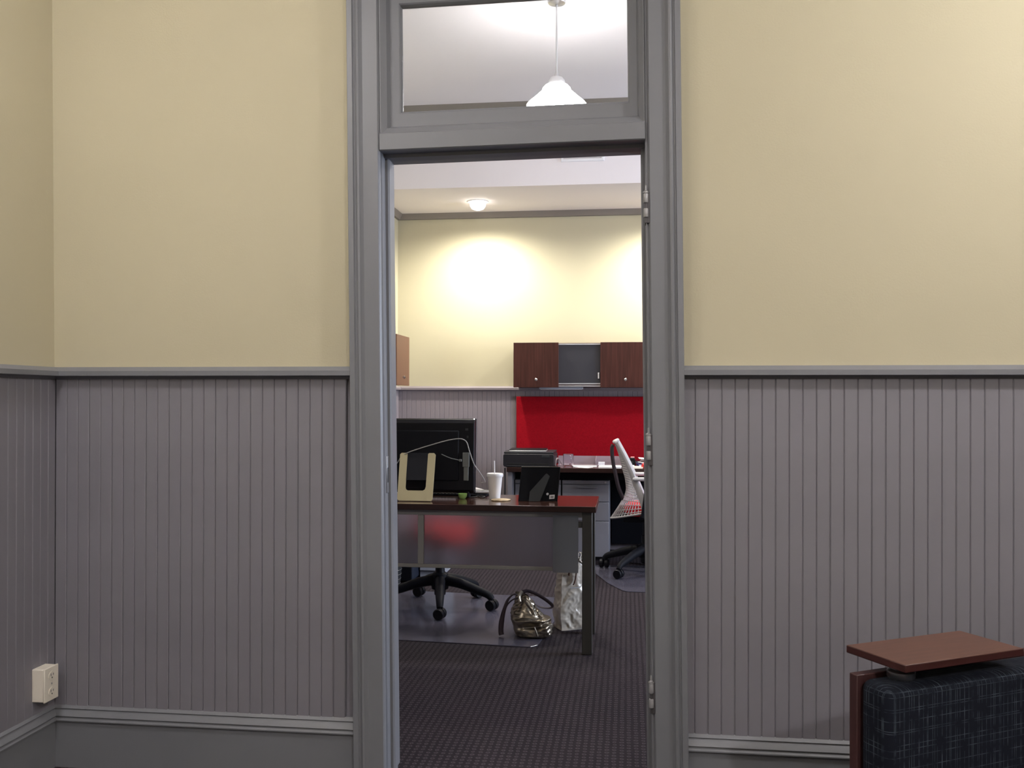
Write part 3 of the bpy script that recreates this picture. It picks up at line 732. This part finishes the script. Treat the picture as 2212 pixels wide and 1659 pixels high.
t = thing('book', 'blue covered book under loose papers at the far right', 'book', (.20, 7.42, .7402), .1)
obj('cover', MB().box(-.12, .12, -.09, .09, 0, .003).box(-.12, .12, -.09, .09, .019, .022).box(-.12, -.117, -.09, .09, .003, .019), BLUEP, t, local=True)
obj('pages', MB().box(-.117, .116, -.087, .087, .003, .019), PAPER, t, local=True)
for i, (dx, dz, rz) in enumerate(((0, .0225, .2), (.012, .039, -.12), (-.006, .0555, .05))):
    o = obj('loose_papers', MB().grid(lambda u, v: ((u-.5)*.2, (v-.5)*.15, .004*math.sin(u*5+i)+.003*math.sin(v*7+i*2)), 9, 7), PAPER, solid=.0025)
    tag(o, ['crumpled white paper directly on the blue book', 'middle crumpled paper of the pile on the blue book', 'topmost crumpled paper of the pile on the blue book'][i], 'paper', 'papers on the blue book')
    o.location = (.195+dx, 7.42, .7402+dz+.007); o.rotation_euler = (0, 0, rz)

# ------------------------------------------------------------------ office chairs (local: faces +x)
def office_chair(label, loc, rz, legs, zs=.0):
    t = thing('office_chair', label, 'chair', loc, rz, 'red seated mesh office chairs')
    # five-star base
    obj('gas_column', MB().lathe([(.034, .075), (.036, .15), (.030, .16), (.028, .27), (.018, .275), (.018, .40)], (0, 0, 0), 20), BLACK, t, local=True)
    obj('hub', MB().lathe([(.03, .105), (.05, .11), (.056, .15), (.050, .20), (.036, .21)], (0, 0, 0), 24), BLACKM, t, local=True)
    for a in legs:
        a = math.radians(a)-rz
        c, s_ = math.cos(a), math.sin(a)
        P = [(c*.03, s_*.03, .165), (c*.13, s_*.13, .150), (c*.24, s_*.24, .116), (c*.31, s_*.31, .092), (c*.335, s_*.335, .066)]
        lg_ = obj('leg', MB().tube(curve_pts(P, 4), [.035-.016*i/16 for i in range(17)], 12, .95), BLACKM, t, local=True)
        cx, cy = c*.335, s_*.335
        px, py = -s_, c
        ct = MB()
        st = random.uniform(0, PI)
        dx, dy = math.cos(st), math.sin(st)
        for q in (-.020, .020):
            n0 = len(ct.v)
            ct.lathe([(.006, -.013), (.028, -.014), (.0325, -.008), (.0325, .008), (.028, .014), (.006, .013)], (0, 0, 0), 18, ax='y')
            ct.xf(lambda v: Vector((cx+dx*v.x-dy*(v.y+q), cy+dy*v.x+dx*(v.y+q), .0335+v.z)), n0)
        ct.lathe([(.008, .03), (.009, .070)], (cx, cy, 0), 10)
        obj('caster', ct, BLACK, lg_, local=True)
    # mechanism and seat
    obj('tilt_mechanism', MB().prism([(-.16, .37), (.12, .37), (.16, .405), (.14, .425), (-.16, .425)], 'y', -.07, .07), BLACKM, t, local=True, bevel=.008)
    obj('lever', MB().tube([(.02, -.06, .39), (.04, -.22, .385), (.05, -.26, .38)], .006, 8), BLACK, t, local=True)
    st_ = MB()
    def seatf(u, v):
        an = 2*PI*u; e = .55
        r_ = [0, .55, .9, 1, 1, .92, .6, 0][min(7, int(round(v*7)))]
        zz = [.415, .410, .415, .440, .485, .505, .512, .508][min(7, int(round(v*7)))]
        x = .045+(.20 if math.cos(an) < 0 else .24)*r_*math.cos(an); y = .175*r_*math.copysign(abs(math.sin(an))**.9, math.sin(an))
        return (x, y, zz-.02*max(0, (x-.15))/.1*.5+.010*(y/.175)**2)
    st_.grid(seatf, 36, 8, loop=True)
    obj('seat', st_, REDSEAT, t, local=True, smooth=60, label='red upholstered seat pad')
    # mesh back: edge curve and bulging centre curve (x, z)
    E = [(-.205, .957), (-.190, .925), (-.150, .845), (-.108, .754), (-.067, .656), (-.028, .558), (.005, .462)]
    Cc = [(-.228, .952), (-.208, .905), (-.186, .837), (-.165, .752), (-.143, .661), (-.150, .56), (-.252, .392)]
    Ec = curve_pts([(x, 0, z) for x, z in E], 5); Ccv = curve_pts([(x, 0, z) for x, z in Cc], 5)
    n = len(Ec)
    def bk(u, v):
        i = min(n-1, int(round(v*(n-1)))); s_ = 2*u-1; k = abs(s_)**1.5
        p = Ccv[i].lerp(Ec[i], k)
        return (p.x, s_*(.20+.03*v), p.z)
    mb = MB().grid(bk, 26, n)
    o = obj('backrest_mesh', mb, MESHW, t, local=True, smooth=0)
    w = o.modifiers.new('wire', 'WIREFRAME'); w.thickness = .0085; w.use_replace = True; w.use_even_offset = False
    for s_ in (-1, 1):
        side = MB().tube([(p.x, s_*(.205+.03*i/(n-1)), p.z) for i, p in enumerate(Ec)], [.011+.021*i/(n-1) for i in range(n)], 10, .55)
        obj('back_frame', side, MESHW, t, local=True)
    top = MB().tube([bk(k/16, 0) for k in range(17)], .013, 10)
    obj('top_rail', top, MESHW, t, local=True)
    bot = MB().tube([bk(k/24, 1) for k in range(25)], .007, 8)
    obj('bottom_rail', bot, MESHW, t, local=True)
    spn = MB().tube(curve_pts([(-.235, 0, .930), (-.245, 0, .90), (-.236, 0, .80), (-.215, 0, .70), (-.19, 0, .60), (-.13, 0, .48), (-.06, 0, .415)], 4), [.014]*25, 10, 1.6)
    obj('spine', spn, STRAP, t, local=True)
    for s_ in (-1, 1):
        ap = obj('armrest', MB().box(-.095, .16, s_*.235-.028, s_*.235+.028, .686, .712), MESHW, t, local=True, bevel=.012, seg=3)
        obj('arm_post', MB().tube([(.0, s_*.235, .69), (.0, s_*.255, .60), (-.02, s_*.255, .44), (-.03, s_*.12, .41)], [.014, .016, .018, .018], 10), BLACKM, t, local=True)
    return t
office_chair('office chair at the back desk with white mesh back, half hidden by the right jamb', (.133, 6.85, .006), 0, (155, -125, -55, 20, 88))
office_chair('office chair behind the near desk, its black star base showing below the glass', (-1.13, 5.545, .006), math.radians(-62), (-78.7, -11, 57, 125, 196))

def floor_mat(pts, label):
    o = obj('chair_mat', MB().prism(pts, 'z', .0, .005), MATP, bevel=.0015, smooth=0)
    return tag(o, label, 'chair mat', 'vinyl chair mats')
floor_mat([(-1.71, 4.797), (-.49, 4.710), (-.455, 4.745), (-.36, 5.87), (-.39, 5.90), (-1.64, 6.005), (-1.67, 5.98)], 'translucent grey vinyl mat under the near desk and chair').location = (0, 0, .0003)
floor_mat([(-.245, 7.10), (-.225, 6.75), (-.135, 6.43), (-.03, 6.18), (.0, 6.155), (1.0, 6.13), (1.02, 7.10)], 'translucent grey vinyl mat under the chair at the back desk').location = (0, 0, .0003)

# ------------------------------------------------------------------ bags under the near desk
def nz3(p, s): return noise.noise(Vector(p)*s)
t = thing('handbag', 'slouched bronze metallic handbag on the floor by the desk leg', 'bag', (-.495, 4.93, .0055))
def ridged(p, s): return 1-2*abs(nz3(p, s))
def hb(u, v):
    a = 2*PI*u; c, s_ = math.cos(a), math.sin(a)
    e = .62
    cx = math.copysign(abs(c)**e, c); sy = math.copysign(abs(s_)**e, s_)
    prof = [(0, 0, 0), (.080, .058, 0), (.096, .072, .010), (.104, .080, .035), (.106, .081, .065), (.102, .077, .095), (.096, .070, .120),
            (.082, .056, .145), (.064, .038, .172), (.048, .022, .203), (.036, .012, .234)]
    f = v*(len(prof)-1); i = min(len(prof)-2, int(f)); w = f-i
    rx, ry, z = (prof[i][k]*(1-w)+prof[i+1][k]*w for k in range(3))
    sh = -.058*max(0, (z-.07)/.16)
    x = sh+rx*cx; y = ry*sy
    g = min(1, z/.025)
    # a folded flap on the front right: overhanging lip with a hollow under it
    fr = max(0, math.cos(a-math.radians(-45)))**.6
    zr = .100+.020*math.sin(a*1.2)
    lip = .020*math.exp(-((z-zr-.006)/.011)**2)-.026*math.exp(-((z-zr+.021)/.013)**2)
    d = fr*lip+.014*nz3((x, y, z*.5), 12)+.010*(ridged((x+3, y, z*.6), 19)-.5)+.005*(ridged((x, y+6, z), 38)-.5)
    z2 = z-.46*max(0, x-sh)*max(0, z-.07)/.16*1.9
    return (x+d*c*g, y+d*s_*g, max(0, z2+d*.25*g))
o = obj('bag_body', MB().grid(hb, 96, 84, loop=True), BRONZE, t, local=True, smooth=75)
def strap(P, w, m=STRAP, nm='handle'):
    return obj(nm, MB().tube(curve_pts(P, 6), w, 8, .28), m, t, local=True)
strap([(-.085, -.01, .215), (-.105, -.02, .222), (-.135, -.03, .195), (-.155, -.035, .14), (-.168, -.035, .08), (-.172, -.035, .03), (-.168, -.035, .008)], [.004+.010*min(1, max(0, (i-8)/16)) for i in range(37)])
strap([(-.080, -.02, .205), (-.11, -.03, .195), (-.14, -.03, .165), (-.155, -.035, .12)], .004)
strap([(-.062, .0, .232), (-.03, .01, .236), (.02, .02, .215), (.07, .02, .185), (.10, .01, .16), (.085, 0, .15), (.04, -.01, .155), (.01, -.02, .170)], .009)
obj('tie', MB().tube(curve_pts([(-.06, -.02, .24), (-.072, -.035, .215), (-.066, -.045, .190)], 5), .012, 8, .4), BRONZE, t, local=True)
strap([(-.055, -.03, .20), (-.03, -.05, .175), (-.005, -.06, .15)], .007, BRONZE, 'flap_strap')
obj('side_seam', MB().tube([(.012, -.083, .066), (.022, -.088, .045), (.03, -.085, .018)], .004, 8), BRONZE, t, local=True)

t = thing('shopping_bag', 'tall crumpled pearly white gift bag standing beside the right desk leg', 'bag', (-.318, 5.15, .0), math.radians(27))
def sb(u, v):
    a = 2*PI*u+PI/4; c, s_ = math.cos(a), math.sin(a)
    m = max(abs(c), abs(s_))**.93
    z = .40*v
    tap = [1, 1.05, 1.09, 1.06, .98, .88, .80][min(6, int(v*6))]*(1-(v*6) % 1)+[1, 1.05, 1.09, 1.06, .98, .88, .80][min(6, int(v*6)+1)]*((v*6) % 1)
    x, y = .070*tap*c/m, .054*tap*(1-.45*v)*s_/m
    # side gussets fold inwards towards the top
    if abs(c) > abs(s_): x -= math.copysign(.030*v*(1-abs(s_/c)), c)
    d = .012*(ridged((x, y, z*.7), 8)-.5)+.008*(ridged((x+5, y, z*.8+2), 17)-.5)+.003*(ridged((x, y+2, z+7), 40)-.5)
    g = min(1, z/.02+.15)
    zt = z+(.03*math.sin(a*2)+.022*math.sin(a*5+1))*max(0, (v-.85)/.15)
    return (x+d*c*g+.010*v, y+d*s_*g, max(0, zt+d*.15*g))
b = MB().grid(sb, 120, 96, loop=True)
b.f.append(list(range(120))[::-1]); b.mi.append(0)
obj('bag_body', b, BAGW, t, local=True, smooth=50)
obj('handle', MB().grid(lambda u, v: (.050+.030*u+.012*math.sin(v*9), -.02+.014*math.sin(v*7+u*4), .34+.080*v-.01*u), 6, 12), BAGW, t, local=True, solid=.003)
obj('handle', MB().tube(curve_pts([(-.022, -.040, .30), (-.017, -.052, .345), (.008, -.054, .355), (.018, -.053, .32), (.010, -.054, .27), (-.002, -.060, .25)], 6), .009, 8, .3), BROWNL, t, local=True)
obj('stitch_line', MB().box(-.022, .036, -.0655, -.062, .232, .236), LGREY, t, local=True, bevel=.001)

# ------------------------------------------------------------------ things at the back left, seen under the near desk
t = thing('file_cabinet', 'pale grey file cabinet behind the star base of the near chair', 'cabinet', (-1.39, 6.72, 0))
obj('carcass', MB().box(-1.465, -1.31, 6.47, 6.95, .0, .62), LGREY, t, bevel=.003)
obj('drawer', MB().box(-1.463, -1.312, 6.455, 6.47, .05, .33), LGREY, t, bevel=.003)
obj('drawer', MB().box(-1.463, -1.312, 6.455, 6.47, .335, .61), LGREY, t, bevel=.003)
t = thing('computer_tower', 'dark navy computer tower left of the pale grey file cabinet', 'computer', (-1.54, 6.46, 0))
obj('case', MB().box(-1.612, -1.472, 6.26, 6.66, .012, .44), NAVY, t, bevel=.004)
obj('front_bezel', MB().box(-1.610, -1.474, 6.248, 6.26, .015, .437), BLACKM, t, bevel=.003)
for fx in (-1.60, -1.50):
    obj('foot', MB().box(fx, fx+.02, 6.28, 6.64, 0, .013), BLACK, t)
t = thing('waste_basket', 'silver mesh waste basket at the lower left of the doorway', 'bin', (-1.635, 6.085, 0))
bk_ = MB().lathe([(.001, .003), (.115, .003), (.118, .008), (.145, .30)], (0, 0, 0), 40, cap=False)
o = obj('basket', bk_, DARKGREY, t, local=True)
obj('rim', MB().lathe([(.143, .298), (.149, .298), (.150, .306), (.144, .306)], (0, 0, 0), 40), STEEL, t, local=True)
hoops = MB()
for k in range(9):
    z = .03+k*.031; r_ = .118+(z-.008)/.292*.027
    hoops.lathe([(r_, z), (r_+.0022, z+.002), (r_, z+.004)], (0, 0, 0), 40, cap=False)
obj('wire_hoops', hoops, STEEL, t, local=True)
